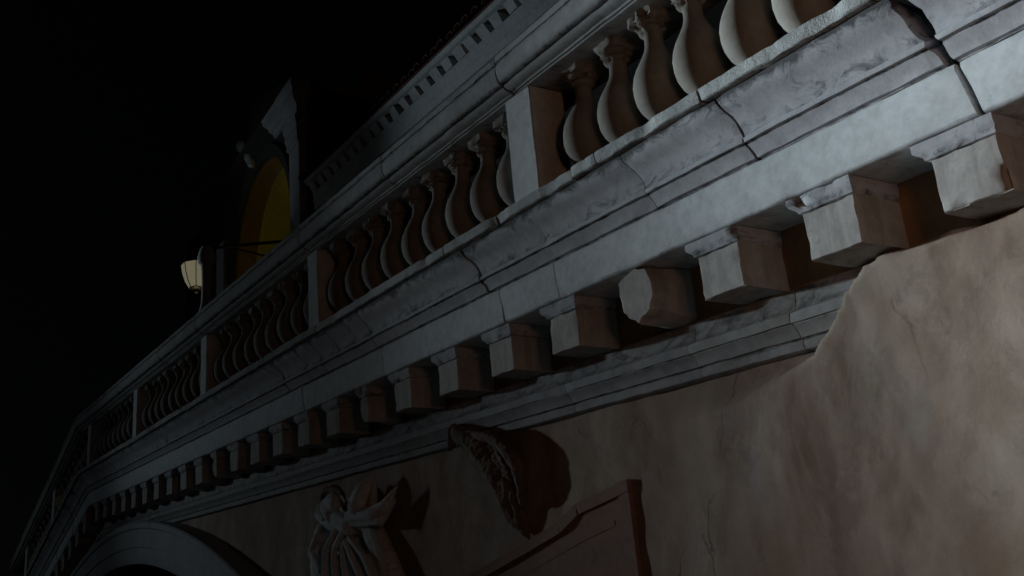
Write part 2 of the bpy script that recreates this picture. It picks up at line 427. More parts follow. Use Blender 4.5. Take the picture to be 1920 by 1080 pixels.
# --- wall with the rendered patch that laps over the string course
AC, AZ, AR = 56.5, -48.4, 57.0
def sm(a, b, x):
    t = max(0, min(1, (x - a) / (b - a))); return t * t * (3 - 2 * t)
def bulge(s, h):
    hh = max(h, 2.35)
    edge = 10.35 + (2.55 - hh) * 1.02 + 0.14 * nz(h * 3.2, 4.4) + 0.06 * nz(h * 9) + 0.03 * nz(h * 21)
    wd_ = 0.26 + min(3.0, max(0.0, 2.85 - h) * 7.0)
    a = 1 - sm(edge - 0.32 , edge + wd_ - 0.28, s)
    b = 1.0
    c = 1 - sm(3.80, 3.88, h + 0.06 * nz(s * 2.1, 1.0))
    return a * b * c
ss, x = [], -12.0
while x < 100:
    ss.append(x); x += 0.045 if 8.5 < x < 11.2 else 0.10 if 4 < x < 19 else (0.2 if x < 34 else 0.6)
hs, x = [], -24.0
while x < 4.765:
    hs.append(x); x += 0.065 if x > 0.0 else (0.25 if x > -3 else 1.0)
hs.append(4.767)
V, Fc = [], []
for s in ss:
    for h in hs:
        y = 11.0 - 0.38 * bulge(s, h) + 0.035 * fb(s * 0.5, h * 0.6, 2.2, 3) + 0.018 * fb(s * 1.9, h * 1.7, 5.0, 3)
        p = P(s, y, h)
        if p.z < -1.9: p.z = -1.9
        V.append(p)
NH = len(hs)
for i in range(len(ss) - 1):
    for j in range(NH - 1):
        sc = (ss[i] + ss[i + 1]) / 2; hc = (hs[j] + hs[j + 1]) / 2
        zc = hc + base(sc)
        if (sc - AC) ** 2 + (zc - AZ) ** 2 < (AR - 0.8) ** 2 and sc > 15: continue
        a = i * NH + j
        if V[a].z <= -1.899 and V[a + 1].z <= -1.899: continue
        Fc.append((a, a + NH, a + NH + 1, a + 1))
mesh('spandrel_wall', V, Fc, M_WALL, B, smooth=60, grime_ao=[0.0] * len(V))
# recess wall behind the brackets, warm light put into its orange-brown colour, 3 cm proud of the wall
vs, fs = box_vf((-3, 10.93, 3.87), (KINK, 11.3, 4.765))
mesh('bracket_course_wall', vs, fs, M_RECESS, B, smooth=None)
vs, fs = box_vf((KINK, 10.93, 3.87), (FAR, 11.3, 4.765))
mesh('bracket_course_wall', vs, fs, M_RECESS, B, smooth=None)

# --- arch ring and vault
def ring_pts(r, y, a0, a1, n):
    return [W3(AC + r * sin(a), y, AZ + r * cos(a)) for a in [a0 + (a1 - a0) * i / n for i in range(n + 1)]]
amax = math.acos(-(AZ + 8.5) / AR) if False else 0.60
n = 160
prof_a = [(AR - 1.75, 13.0), (AR - 1.72, 10.42), (AR - 1.60, 10.36), (AR - 1.05, 10.36), (AR - 1.02, 10.30), (AR - 0.28, 10.30), (AR - 0.22, 10.22), (AR - 0.02, 10.20), (AR + 0.03, 10.26), (AR + 0.03, 11.3)]
V, Fc = [], []
K = len(prof_a)
for i in range(n + 1):
    a = -amax * 1.2 + (amax * 2.2) * i / n
    a = -0.80 + 1.6 * i / n
    for r, y in prof_a: V.append(W3(AC + r * sin(a), y + 0.01 * nz(a * 90, r), AZ + r * cos(a)))
for i in range(n):
    for j in range(K - 1): Fc.append((i * K + j, (i + 1) * K + j, (i + 1) * K + j + 1, i * K + j + 1))
mesh('arch_ring', V, Fc, M_ARCH, B, smooth=30)
V, Fc = [], []
for i in range(n + 1):
    a = -0.80 + 1.6 * i / n
    for y in (13.0, 70.0): V.append(W3(AC + (AR - 1.75) * sin(a), y, AZ + (AR - 1.75) * cos(a)))
for i in range(n): Fc.append((2 * i, 2 * i + 1, 2 * i + 3, 2 * i + 2))
mesh('arch_vault', V, Fc, M_ARCH, B, smooth=30)
# deck
parts = []
for a, b in ((-3, KINK), (KINK, FAR)):
    parts.append(box_vf((a, 10.8, 5.0), (b, 70, 6.5)))
vs, fs = merge(parts)
mesh('walkway_deck', vs, fs, M_QUAY, B, smooth=None)

# --- piers of the balustrade
def sub_box(name, a, b, mat, parent, nseg=6, amp=0.01, bev=0.02, grime_ao=0.1, f=P):
    """weathered, softly bevelled block"""
    bm = bmesh.new()
    bmesh.ops.create_cube(bm, size=2)
    bmesh.ops.bevel(bm, geom=bm.edges[:], offset=0.06, segments=1, affect='EDGES')
    bmesh.ops.subdivide_edges(bm, edges=[e for e in bm.edges if e.calc_length() > 0.5], cuts=nseg, use_grid_fill=True)
    c = [(a[i] + b[i]) / 2 for i in range(3)]; hlf = [abs(b[i] - a[i]) / 2 for i in range(3)]
    V = []
    for v in bm.verts:
        q = [c[i] + v.co[i] * hlf[i] for i in range(3)]
        # keep the bevel the same size on every axis
        for i in range(3):
            if abs(abs(v.co[i]) - 0.94) < 0.001: q[i] = c[i] + math.copysign(hlf[i] - bev, v.co[i])
        k = Vector((q[0] * 2.1, q[1] * 2.3, q[2] * 2.2))
        q[0] += noise.noise(k * 1.4) * amp; q[1] += noise.noise(k * 1.4 + Vector((5, 0, 0))) * amp; q[2] += noise.noise(k + Vector((0, 8, 0))) * amp
        V.append(f(*q))
    bm.verts.index_update()
    Fc = [tuple(v.index for v in fc.verts) for fc in bm.faces]
    bm.free()
    return mesh(name, V, Fc, mat, parent, smooth=40, grime_ao=[grime_ao] * len(V))

def PH(p): return 0.43 if p < 20 else 0.37
for p in pil:
    if p > 80: continue
    sub_box('balustrade_pier', (p - PH(p), 9.52, 6.565), (p + PH(p), 10.25, 8.695), M_FASCIA, B, 5, 0.010, 0.025, 0.0)

# --- balusters
def baluster_mesh(seed):
    prof = [(0.0, 6.56), (0.36, 6.56), (0.36, 6.74), (0.30, 6.76), (0.30, 6.80), (0.24, 6.84), (0.20, 6.88), (0.27, 6.95), (0.345, 7.05), (0.40, 7.18), (0.425, 7.33), (0.425, 7.47), (0.40, 7.60),
            (0.35, 7.73), (0.285, 7.85), (0.225, 7.96), (0.18, 8.06), (0.155, 8.16), (0.148, 8.26), (0.155, 8.345), (0.21, 8.375), (0.225, 8.40), (0.215, 8.425), (0.18, 8.435), (0.18, 8.46),
            (0.25, 8.475), (0.275, 8.51), (0.26, 8.54), (0.31, 8.555), (0.32, 8.60), (0.32, 8.70), (0.0, 8.70)]
    S = 28
    V, G, Fc = [], [], []
    for i, (r, h) in enumerate(prof):
        for k in range(S):
            a = 2 * pi * k / S
            rr = r
            sq = (h < 6.75) or (h > 8.55)
            if sq and r > 0.2:      # square plinth and abacus
                m_ = max(abs(cos(a)), abs(sin(a))); rr = r * 0.93 / m_
                rr = min(rr, r * 1.25)
            rr *= 1 + 0.012 * nz(cos(a) * 1.5 + seed, sin(a) * 1.5, h * 2)
            if h > 8.35:            # broken, ragged collars
                c = nz(cos(a) * 2.0 + seed * 3.3, sin(a) * 2.0, h * 7)
                rr *= 1 - max(0, c - 0.05) * 0.75
                rr *= 1 + 0.10 * nz(cos(a) * 5 + seed, sin(a) * 5, h * 16)
            V.append(Vector((rr * cos(a) * U, rr * sin(a) * U, (h - 6.56) * U)))
            G.append(0.35 if h > 8.3 else (0.25 if h < 6.9 else 0.0))
    for i in range(len(prof) - 1):
        for k in range(S):
            k2 = (k + 1) % S
            Fc.append((i * S + k, i * S + k2, (i + 1) * S + k2, (i + 1) * S + k))
    me = bpy.data.meshes.new('baluster')
    me.from_pydata(V, [], Fc); me.update()
    at = me.attributes.new('grime_ao', 'FLOAT', 'POINT'); at.data.foreach_set('value', G)
    me.polygons.foreach_set('use_smooth', [True] * len(me.polygons)); me.set_sharp_from_angle(angle=radians(50))
    me.materials.append(M_BAL)
    return me
BM = [baluster_mesh(i * 1.7 + 0.3) for i in range(6)]
bw = Vector(B.location)
def put_baluster(s):
    me = random.choice(BM)
    o = bpy.data.objects.new('baluster', me); COL.objects.link(o); o.parent = B
    o.location = P(s, 10.05 + random.uniform(-.012, .012), 6.555) - bw
    o.rotation_euler = (random.uniform(-.012, .012), random.uniform(-.028, .028), random.choice((0, pi / 2, pi, -pi / 2)) + random.uniform(-.06, .06))
    hh = 1.0 + random.uniform(-.004, .008)
    o.scale = (1, 1, hh)
for s in (2.9, 1.9): put_baluster(s)
for a, b in zip(pil[:-1], pil[1:]):
    nb = 9
    g0 = a + PH(a); g1 = b - PH(b)
    if a < 5:
        for k in range(9):
            s_ = 13.37 - 1.02 * k
            if s_ > 4.6: put_baluster(s_)
        continue
    pitch = (g1 - g0) / nb
    for k in range(nb): put_baluster(g0 + pitch * (k + 0.5) + random.uniform(-.02, .02))

# --- brackets (modillions)
def bracket(s0, kind=0, seed=0):
    w = 0.86
    h0, h1 = 3.865, 4.52 if kind != 1 else 4.74
    # front outline in (s,h)
    if kind == 1:      # weathered to a rounded stump
        out = [(0.10, 4.74), (0.02, 4.5), (0.0, 4.25), (0.10, 4.02), (0.30, 3.94), (0.42, 3.86), (0.50, 3.95), (0.66, 4.02), (0.80, 4.14), (0.84, 4.4), (0.83, 4.62), (0.70, 4.72), (0.40, 4.76)]
    elif kind == 2:    # half lost
        out = [(0.32, 4.52), (0.30, 4.3), (0.28, 4.0), (0.36, 3.88), (0.55, 3.90), (0.70, 4.02), (0.78, 4.2), (0.74, 4.4), (0.66, 4.52)]
    else:
        out = [(0, h0), (w, h0), (w, h1), (0, h1)]
    # densify
    pts = []
    for i in range(len(out)):
        a, b = out[i], out[(i + 1) % len(out)]
        m_ = 8 if kind == 0 else 3
        for k in range(m_):
            t = k / m_; pts.append((a[0] + (b[0] - a[0]) * t, a[1] + (b[1] - a[1]) * t))
    cx = sum(p[0] for p in pts) / len(pts); cz = sum(p[1] for p in pts) / len(pts)
    V, G, Fc = [], [], []
    rings = [(10.097, 0.45), (10.10, 0.80), (10.10, 0.965), (10.115, 0.99), (10.14, 1.0), (10.4, 1.0), (10.7, 1.0), (10.935, 1.0)]
    n_ = len(pts)
    for y, k in rings:
        for (x_, z_) in pts:
            j = 0.020 if kind == 0 else 0.045
            dx = j * nz(x_ * 5 + seed, z_ * 5, y) + 0.5 * j * nz(x_ * 14, z_ * 14 + seed, y * 3); dz = j * nz(x_ * 5, z_ * 5 + seed, y + 9)
            xx = cx + (x_ - cx) * k + dx; zz = cz + (z_ - cz) * k + dz
            if kind and y > 10.45:     # the stone behind is still full size
                t = min(1, (y - 10.4) / 0.3)
                xx = xx + (max(0.0, min(w, cx + (x_ - cx) * 1.35)) - xx) * t
                zz = zz + (max(h0, min(4.74, cz + (z_ - cz) * 1.25)) - zz) * t
            yc = y
            if y < 10.12 and k > 0.9:
                ch = noise.noise(Vector((x_ * 3.1 + seed * 2.7, z_ * 3.1, seed))) + 0.5 * noise.noise(Vector((x_ * 9 + seed, z_ * 9, 3.3)))
                if ch > 0.18:
                    yc = y + (ch - 0.18) * 0.05; xx = cx + (xx - cx) * (1 - (ch - 0.18) * 0.05); zz = cz + (zz - cz) * (1 - (ch - 0.18) * 0.05)
            V.append(P(s0 + xx, yc, zz)); G.append(0.1)
    for r in range(len(rings) - 1):
        for i in range(n_):
            i2 = (i + 1) % n_
            Fc.append((r * n_ + i, r * n_ + i2, (r + 1) * n_ + i2, (r + 1) * n_ + i))
    V.append(P(s0 + cx, 10.098, cz)); G.append(0.0); c = len(V) - 1
    for i in range(n_): Fc.append((c, i, (i + 1) % n_))
    o = mesh('bracket', V, Fc, M_BRACKET, B, smooth=38, grime_ao=G)
    if kind == 1: return o
    # cap moulding, a sub-part
    prof = [(0.0, 4.525), (0.035, 4.535), (0.05, 4.58), (0.10, 4.63), (0.12, 4.66), (0.12, 4.755), (0.0, 4.755)]
    V, G, Fc = [], [], []
    ringn = 0
    xa, xb = (0, w) if kind == 0 else (0.28, 0.74)
    for (pr, h) in prof:
        loop = []
        yf = 10.10 - pr * 0.45
        m_ = 10
        for k in range(m_ + 1):   # front, left to right in s
            t = k / m_; loop.append((xa - pr * 0.3 + (xb + pr * 1.5 - xa + pr * 0.3) * t, yf))
        loop = [(xa - pr * 0.3, 10.93)] + [(xa - pr * 0.3, 10.5)] + loop + [(xb + pr * 1.5, 10.5), (xb + pr * 1.5, 10.93)]
        for (x_, y) in loop:
            c = nz(x_ * 3.5 + seed * 1.3, y * 3, h * 3) + 0.5 * nz(x_ * 11 + seed, y * 9, h * 8)
            chipv = max(0, c - 0.25) * (0.16 if h > 4.60 else 0.03)
            yy = y + (chipv if y < 10.2 else 0) + 0.012 * nz(x_ * 9, h * 9, seed)
            V.append(P(s0 + x_ - (chipv * 0.5 if x_ > w else 0), yy, min(4.758, h))); G.append(0.25 if h > 4.6 else 0.45)
        ringn = len(loop)
    for r in range(len(prof) - 1):
        for i in range(ringn - 1):
            Fc.append((r * ringn + i, r * ringn + i + 1, (r + 1) * ringn + i + 1, (r + 1) * ringn + i))
    Fc.append(tuple(range(ringn)))
    cp = mesh('bracket_cap', V, Fc, M_ISTRIA, None, smooth=40, grime_ao=G)
    cp.parent = o
    cp.location = Vector(cp['_w']) - Vector(o['_w'])
    return o
edges = [-2.1, 0.0, 2.05, 4.1, 6.19, 8.20, 10.29, 12.27, 14.33, 16.50, 18.70, 20.90, 22.98, 25.13, 27.28, 29.42]
x = 31.55
while x < 58: edges.append(x); x += 2.13
kinds = {12.27: 1, 22.98: 2, 35.81: 2}
for i, s in enumerate(edges):
    bracket(s, kinds.get(round(s, 2), 0), i * 2.37 + 1)
x = 60.4
while x < 82:
    bracket(x, 0, x); x += 2.13

# ------------------------------------------------------------------ carvings on the wall
def sculpt(name, caps, vox=0.03, mat=None, smooth_it=4, parent=None, disp=0.012):
    """caps: (p0, r0, p1, r1) in design units (x, y, z); welded into one skin"""
    bm = bmesh.new()
    for c in caps:
        p0, r0, p1, r1 = W3(*c[0]), c[1] * U, W3(*c[2]), c[3] * U
        fl = c[4] if len(c) > 4 else 1.0
        steps = max(2, int((p1 - p0).length / (0.4 * min(r0, r1) + 1e-6)) + 1)
        steps = min(steps, 22)
        for k in range(steps + 1):
            t = k / steps
            cpt = p0.lerp(p1, t); r = r0 + (r1 - r0) * t
            mt = Matrix.Translation(cpt) @ Matrix.Diagonal((r, r * fl, r, 1))
            bmesh.ops.create_icosphere(bm, subdivisions=2, radius=1, matrix=mt)
    me = bpy.data.meshes.new(name); bm.to_mesh(me); bm.free()
    tmp = bpy.data.objects.new(name + '_tmp', me); COL.objects.link(tmp)
    r = tmp.modifiers.new('r', 'REMESH'); r.mode = 'VOXEL'; r.voxel_size = vox * U; r.adaptivity = 0
    s = tmp.modifiers.new('s', 'SMOOTH'); s.factor = 0.5; s.iterations = smooth_it
    dg = bpy.context.evaluated_depsgraph_get()
    me2 = bpy.data.meshes.new_from_object(tmp.evaluated_get(dg))
    bpy.data.objects.remove(tmp)
    V = []
    for v in me2.vertices:
        q = v.co / U
        k = noise.noise(q * 2.6) * disp + noise.noise(q * 7) * disp * 0.6 + noise.noise(q * 17) * disp * 0.3
        V.append(v.co + v.normal * k * U)
    Fc = [tuple(p.vertices) for p in me2.polygons]
    bpy.data.meshes.remove(me2)
    return mesh(name, V, Fc, mat, parent, smooth=80, grime_ao=[0.15] * len(V))

# draped figure in relief, looking up, arms raised
fig = [
    ((26.61, 10.88, 4.12), 0.75, (26.53, 10.88, 3.04), 1.10, 0.45),
    ((26.53, 10.88, 3.04), 1.10, (26.44, 10.88, 2.12), 1.40, 0.40),
    ((28.09, 10.72, 4.28), 0.38, (28.28, 10.70, 3.54), 0.42, 0.60),
    ((28.28, 10.70, 3.54), 0.42, (27.88, 10.70, 2.53), 0.60, 0.60),
    ((24.83, 10.78, 3.84), 0.40, (24.19, 10.76, 2.99), 0.50, 0.60),
    ((24.19, 10.76, 2.99), 0.50, (23.76, 10.76, 1.98), 0.70, 0.60),
    ((28.05, 10.60, 4.23), 0.16, (28.37, 10.56, 3.90), 0.17),
    ((28.37, 10.56, 3.90), 0.17, (27.67, 10.52, 3.35), 0.14),
    ((26.73, 10.72, 4.48), 0.50, (24.99, 10.72, 4.25), 0.45, 0.60),
    ((26.33, 10.56, 4.41), 0.30, (25.64, 10.56, 4.16), 0.30),
    ((25.40, 10.47, 4.35), 0.20, (23.98, 10.50, 4.13), 0.19),
    ((25.59, 10.47, 4.17), 0.10, (23.77, 10.49, 3.94), 0.10),
    ((23.97, 10.50, 4.18), 0.22, (23.57, 10.55, 4.26), 0.16),
    ((23.57, 10.55, 4.26), 0.16, (22.94, 10.62, 4.65), 0.02),
    ((24.02, 10.60, 4.03), 0.16, (23.39, 10.68, 4.35), 0.08),
    ((27.83, 10.56, 4.80), 0.16, (26.90, 10.52, 4.37), 0.16),
    ((26.90, 10.52, 4.37), 0.16, (25.81, 10.49, 4.13), 0.13),
    ((25.49, 10.44, 4.49), 0.06, (25.24, 10.42, 4.10), 0.06),
    ((24.87, 10.42, 4.42), 0.05, (24.67, 10.41, 4.02), 0.05),
    ((24.88, 10.49, 4.54), 0.33, (24.59, 10.52, 4.80), 0.27),
    ((24.59, 10.52, 4.80), 0.27, (24.31, 10.57, 5.12), 0.04),
    ((25.42, 10.52, 4.65), 0.16, (25.16, 10.57, 5.04), 0.08),
    ((24.35, 10.57, 4.42), 0.14, (24.27, 10.62, 4.96), 0.05),
    ((26.19, 10.38, 4.19), 0.09, (26.89, 10.35, 3.76), 0.10),
    ((26.89, 10.35, 3.76), 0.10, (27.03, 10.32, 2.72), 0.11),
    ((25.73, 10.38, 4.09), 0.08, (26.34, 10.34, 3.61), 0.09),
    ((26.34, 10.34, 3.61), 0.09, (26.19, 10.30, 2.62), 0.10),
    ((25.66, 10.38, 3.77), 0.09, (25.10, 10.34, 3.25), 0.09),
    ((25.10, 10.34, 3.25), 0.09, (24.24, 10.32, 2.34), 0.11),
    ((25.49, 10.42, 3.84), 0.08, (24.49, 10.38, 3.22), 0.09),
    ((24.49, 10.38, 3.22), 0.09, (23.67, 10.37, 2.34), 0.12),
    ((25.83, 10.37, 3.74), 0.07, (25.65, 10.32, 3.20), 0.08),
    ((25.65, 10.32, 3.20), 0.08, (25.33, 10.30, 2.46), 0.09),
]
ST = sculpt('relief_figure', fig, 0.028, M_STATUE, 2)
tag(ST, 'pale stone figure in a folded robe, arms raised, on the wall beside the arch', 'statue')
hd = [
    ((26.86, 10.49, 4.84), 0.30, (26.64, 10.49, 4.64), 0.28),
    ((27.43, 10.47, 4.88), 0.16, (27.18, 10.49, 4.60), 0.16),
    ((26.62, 10.49, 4.94), 0.26, (26.29, 10.47, 4.82), 0.25),
    ((25.78, 10.36, 4.92), 0.04, (25.54, 10.33, 4.74), 0.05),
    ((25.97, 10.42, 4.64), 0.07, (25.72, 10.41, 4.53), 0.06),
]
sculpt('head', hd, 0.035, M_STATUE, 3, ST)
hr = [
    ((25.90, 10.44, 4.83), 0.08, (25.93, 10.49, 4.87), 0.05),
    ((25.88, 10.44, 4.91), 0.08, (26.02, 10.49, 4.94), 0.05),
    ((25.92, 10.44, 5.00), 0.08, (26.18, 10.49, 5.01), 0.05),
    ((26.02, 10.44, 5.08), 0.08, (26.39, 10.49, 5.07), 0.05),
    ((26.17, 10.44, 5.17), 0.08, (26.63, 10.49, 5.13), 0.05),
    ((26.36, 10.44, 5.24), 0.08, (26.87, 10.49, 5.17), 0.05),
    ((26.57, 10.44, 5.29), 0.08, (27.11, 10.49, 5.20), 0.05),
    ((26.78, 10.44, 5.31), 0.08, (27.30, 10.49, 5.20), 0.05),
    ((26.97, 10.44, 5.31), 0.08, (27.45, 10.49, 5.17), 0.05),
    ((27.13, 10.44, 5.28), 0.08, (27.53, 10.49, 5.13), 0.05),
    ((27.24, 10.44, 5.23), 0.08, (27.52, 10.49, 5.07), 0.05),
    ((27.29, 10.44, 5.15), 0.08, (27.45, 10.49, 5.00), 0.05),
    ((27.26, 10.44, 5.06), 0.08, (27.30, 10.49, 4.93), 0.05),
]
sculpt('hair', hr, 0.035, M_DARKST, 2, ST)

# dark hanging carving
cv = [
    ((19.87, 10.68, 5.11), 0.22, (19.44, 10.72, 4.88), 0.26),
    ((20.12, 10.66, 5.30), 0.11, (20.19, 10.64, 4.98), 0.08),
    ((20.19, 10.64, 4.98), 0.08, (20.29, 10.63, 4.89), 0.04),
    ((19.44, 10.72, 4.88), 0.27, (18.93, 10.79, 4.50), 0.36),
    ((18.93, 10.79, 4.50), 0.36, (18.53, 10.82, 3.98), 0.36),
    ((18.53, 10.82, 3.98), 0.36, (18.28, 10.84, 3.46), 0.28),
    ((18.28, 10.84, 3.46), 0.28, (18.03, 10.89, 2.96), 0.16),
    ((18.03, 10.89, 2.96), 0.16, (17.87, 10.92, 2.65), 0.05),
    ((19.27, 10.64, 4.99), 0.12, (18.42, 10.61, 4.70), 0.13),
    ((18.42, 10.61, 4.70), 0.13, (17.88, 10.61, 4.34), 0.14),
    ((17.88, 10.61, 4.34), 0.14, (17.59, 10.63, 3.97), 0.14),
    ((17.59, 10.63, 3.97), 0.14, (17.51, 10.66, 3.62), 0.12),
    ((17.51, 10.66, 3.62), 0.12, (17.65, 10.72, 3.25), 0.08),
    ((19.47, 10.66, 4.78), 0.12, (19.28, 10.69, 4.40), 0.06),
    ((19.15, 10.64, 4.60), 0.13, (18.98, 10.69, 4.14), 0.05),
    ((18.83, 10.64, 4.45), 0.13, (18.67, 10.70, 3.88), 0.05),
    ((18.52, 10.64, 4.21), 0.12, (18.52, 10.70, 3.61), 0.05),
    ((18.32, 10.65, 3.99), 0.13, (18.51, 10.73, 3.27), 0.03),
    ((18.08, 10.66, 3.73), 0.12, (18.21, 10.75, 3.04), 0.04),
    ((17.93, 10.69, 3.45), 0.10, (18.00, 10.79, 2.86), 0.03),
    ((18.78, 10.78, 4.63), 0.22, (18.05, 10.81, 3.94), 0.24),
    ((18.05, 10.81, 3.94), 0.24, (17.99, 10.86, 3.36), 0.16),
    ((18.83, 10.62, 4.60), 0.09, (18.19, 10.66, 3.75), 0.07),
    ((18.27, 10.60, 4.45), 0.07, (17.80, 10.64, 3.73), 0.06),
]
CV = sculpt('hanging_carving', cv, 0.020, M_DARKST, 1, disp=0.045)
tag(CV, 'dark brown pointed carving with feathered edges, hanging below the string course above the red tablet', 'carving')

# red tablet on the wall
TB = empty('wall_tablet', W3(16.5, 10.9, -2.0), 'reddish brown framed stone tablet with a sloping top, on the wall under the dark carving', 'tablet')
def poly_prism(name, pts, y0, y1, mat, parent, hole=None):
    V = []; n_ = len(pts)
    for y in (y0, y1):
        for (x_, z_) in pts: V.append(W3(x_, y, z_))
    Fc = [tuple(range(n_)), tuple(reversed(range(n_, 2 * n_)))] + [(i, (i + 1) % n_, n_ + (i + 1) % n_, n_ + i) for i in range(n_)]
    return mesh(name, V, Fc, mat, parent, smooth=None, grime_ao=[0.1] * len(V))
outl = [(14.55, 3.16), (14.62, 1.9), (14.35, 1.72), (14.33, -2.0), (21.5, -2.0), (21.5, 2.14), (20.54, 2.26), (17.87, 2.62), (16.7, 2.80), (16.15, 3.00), (15.6, 3.02)]
inn = [(14.7, 3.0), (14.7, 2.5), (14.7, -1.8), (21.2, -1.8), (21.2, 1.85), (19.5, 2.06), (17.87, 2.30), (16.3, 2.55), (15.9, 2.82), (15.4, 2.92)]
poly_prism('panel', inn, 10.94, 11.06, M_TABLET, TB)
# frame strips between outline and inner edge
def strip(pts, w_, y0, y1, name, mat, parent):
    for i in range(len(pts) - 1):
        a = Vector((pts[i][0], pts[i][1])); b = Vector((pts[i + 1][0], pts[i + 1][1]))
        d_ = (b - a).normalized(); nn = Vector((-d_.y, d_.x)) * w_
        q = [a, b, b + nn, a + nn]
        poly_prism(name, [(v.x, v.y) for v in q], y0, y1, mat, parent)
strip([(14.55, -2.0), (14.57, 3.10)], -0.30, 10.90, 11.02, 'frame', M_TABLET, TB)
strip([(14.57, 3.10), (15.6, 3.02), (16.15, 2.98), (16.8, 2.76), (17.87, 2.60), (20.54, 2.24), (21.5, 2.12)], -0.2, 10.89, 11.02, 'frame', M_TABLET, TB)
strip([(15.1, 2.52), (16.2, 2.40), (17.8, 2.16), (21.0, 1.75)], -0.10, 10.93, 11.02, 'frame', M_TABLET, TB)

# ------------------------------------------------------------------ shop arcade on the bridge
SH = empty('shop_building', P(35, 20, 6.5), 'low shop building with tiled roof and toothed cornice, behind the near handrail', 'building')
SA, SB = 8.0, 52.4
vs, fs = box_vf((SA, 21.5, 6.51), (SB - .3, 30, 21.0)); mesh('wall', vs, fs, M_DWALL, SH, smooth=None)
course_B = B
def shop_course(name, prof, a, b, mat, amp=0.02, st=0.8):
    n_ = int((b - a) / st); K_ = len(prof); V, Fc, G = [], [], []
    for i in range(n_ + 1):
        s = a + (b - a) * i / n_
        for (y, h) in prof:
            V.append(P(s, y + amp * nz(s, y, h * 3), h + amp * nz(s + 5, y, h * 3))); G.append(0.1)
    for i in range(n_):
        for j in range(K_):
            j2 = (j + 1) % K_
            Fc.append((i * K_ + j, i * K_ + j2, (i + 1) * K_ + j2, (i + 1) * K_ + j))
    Fc.append(tuple(range(K_))); Fc.append(tuple(n_ * K_ + j for j in reversed(range(K_))))
    return mesh(name, V, Fc, mat, SH, smooth=35, grime_ao=G)
shop_course('frieze', [(21.6, 20.6), (20.08, 20.6), (20.0, 20.62), (20.0, 21.05), (19.95, 21.08), (19.95, 21.5), (19.88, 21.55), (19.88, 21.62), (21.6, 21.62)], SA, SB, M_SHOP)
shop_course('eaves_board', [(21.6, 22.12), (19.58, 22.12), (19.5, 22.16), (19.42, 22.34), (21.6, 22.36)], SA, SB, M_SHOP)
shop_course('eaves_recess', [(21.6, 21.63), (20.25, 21.63), (20.25, 22.11), (21.6, 22.11)], SA, SB - .1, M_DWALL)  # shadow between the dentils put in as a dark strip
x = SA + 0.3
while x < SB - 0.5:
    vs, fs = box_vf((x, 19.62, 21.66), (x + 0.68, 20.25, 22.11))
    # scroll-like lower front edge
    vs = [v + Vector((0, -0.28 * U, 0)) if (abs(v.y + 19.62 * U) < 1e-4 and i % 2 == 0) else v for i, v in enumerate(vs)]
    jx, jz = random.uniform(-.05, .05) * U, random.uniform(-.05, .05) * U
    vs = [v + Vector((jx + random.uniform(-.03, .03) * U, random.uniform(-.06, .06) * U, jz + random.uniform(-.04, .04) * U)) for v in vs]
    mesh('dentil', vs, fs, M_SHOP, SH, smooth=None)
    x += 1.08
# roof
RS = (26.2 - 22.45) / (28 - 19.3)
V, Fc = [], []
for s in (SA, SB):
    for (y, h) in ((19.35, 22.42), (28.0, 26.2), (28.0, 22.3), (19.6, 22.3)): V.append(P(s, y, h))
Fc = [(0, 1, 5, 4), (1, 2, 6, 5), (2, 3, 7, 6), (3, 0, 4, 7), (0, 1, 2, 3), (4, 5, 6, 7)]
mesh('roof', V, Fc, M_TILE, SH, smooth=None)
def tile_vf(s, y0, y1, r=0.30, lift=0.0):
    V, Fc = [], []
    for (y, rr) in ((y0, r), (y1, r * 0.8)):
        h = 22.42 + (y - 19.35) * RS * 1.0 + lift
        for k in range(7):
            a = pi * k / 6
            V.append(P(s + rr * cos(a), y, h + rr * 0.8 * sin(a)))
        for k in range(7):
            a = pi * k / 6
            V.append(P(s + (rr - 0.07) * cos(a), y, h + (rr - 0.07) * 0.8 * sin(a)))
    for k in range(6):
        Fc.append((k, k + 1, 14 + k + 1, 14 + k)); Fc.append((7 + k, 21 + k, 21 + k + 1, 7 + k + 1)); Fc.append((k, 7 + k, 7 + k + 1, k + 1))
    return V, Fc
rest = []
x = SA + 0.3
while x < SB - 0.2:
    dy = random.uniform(-0.12, 0.12)
    v_, f_ = tile_vf(x + random.uniform(-.04, .04), 19.12 + dy, 20.7)
    mesh('roof_tile', v_, f_, M_TILE, SH, smooth=40)
    yy = 20.4
    while yy < 27.6:
        rest.append(tile_vf(x + random.uniform(-.03, .03), yy, min(28.0, yy + 1.6), lift=0.05)); yy += 1.3
    x += 0.78
vs, fs = merge(rest)
o = mesh('roof_tiles_upper', vs, fs, M_TILE, SH, smooth=40); o['kind'] = 'stuff'

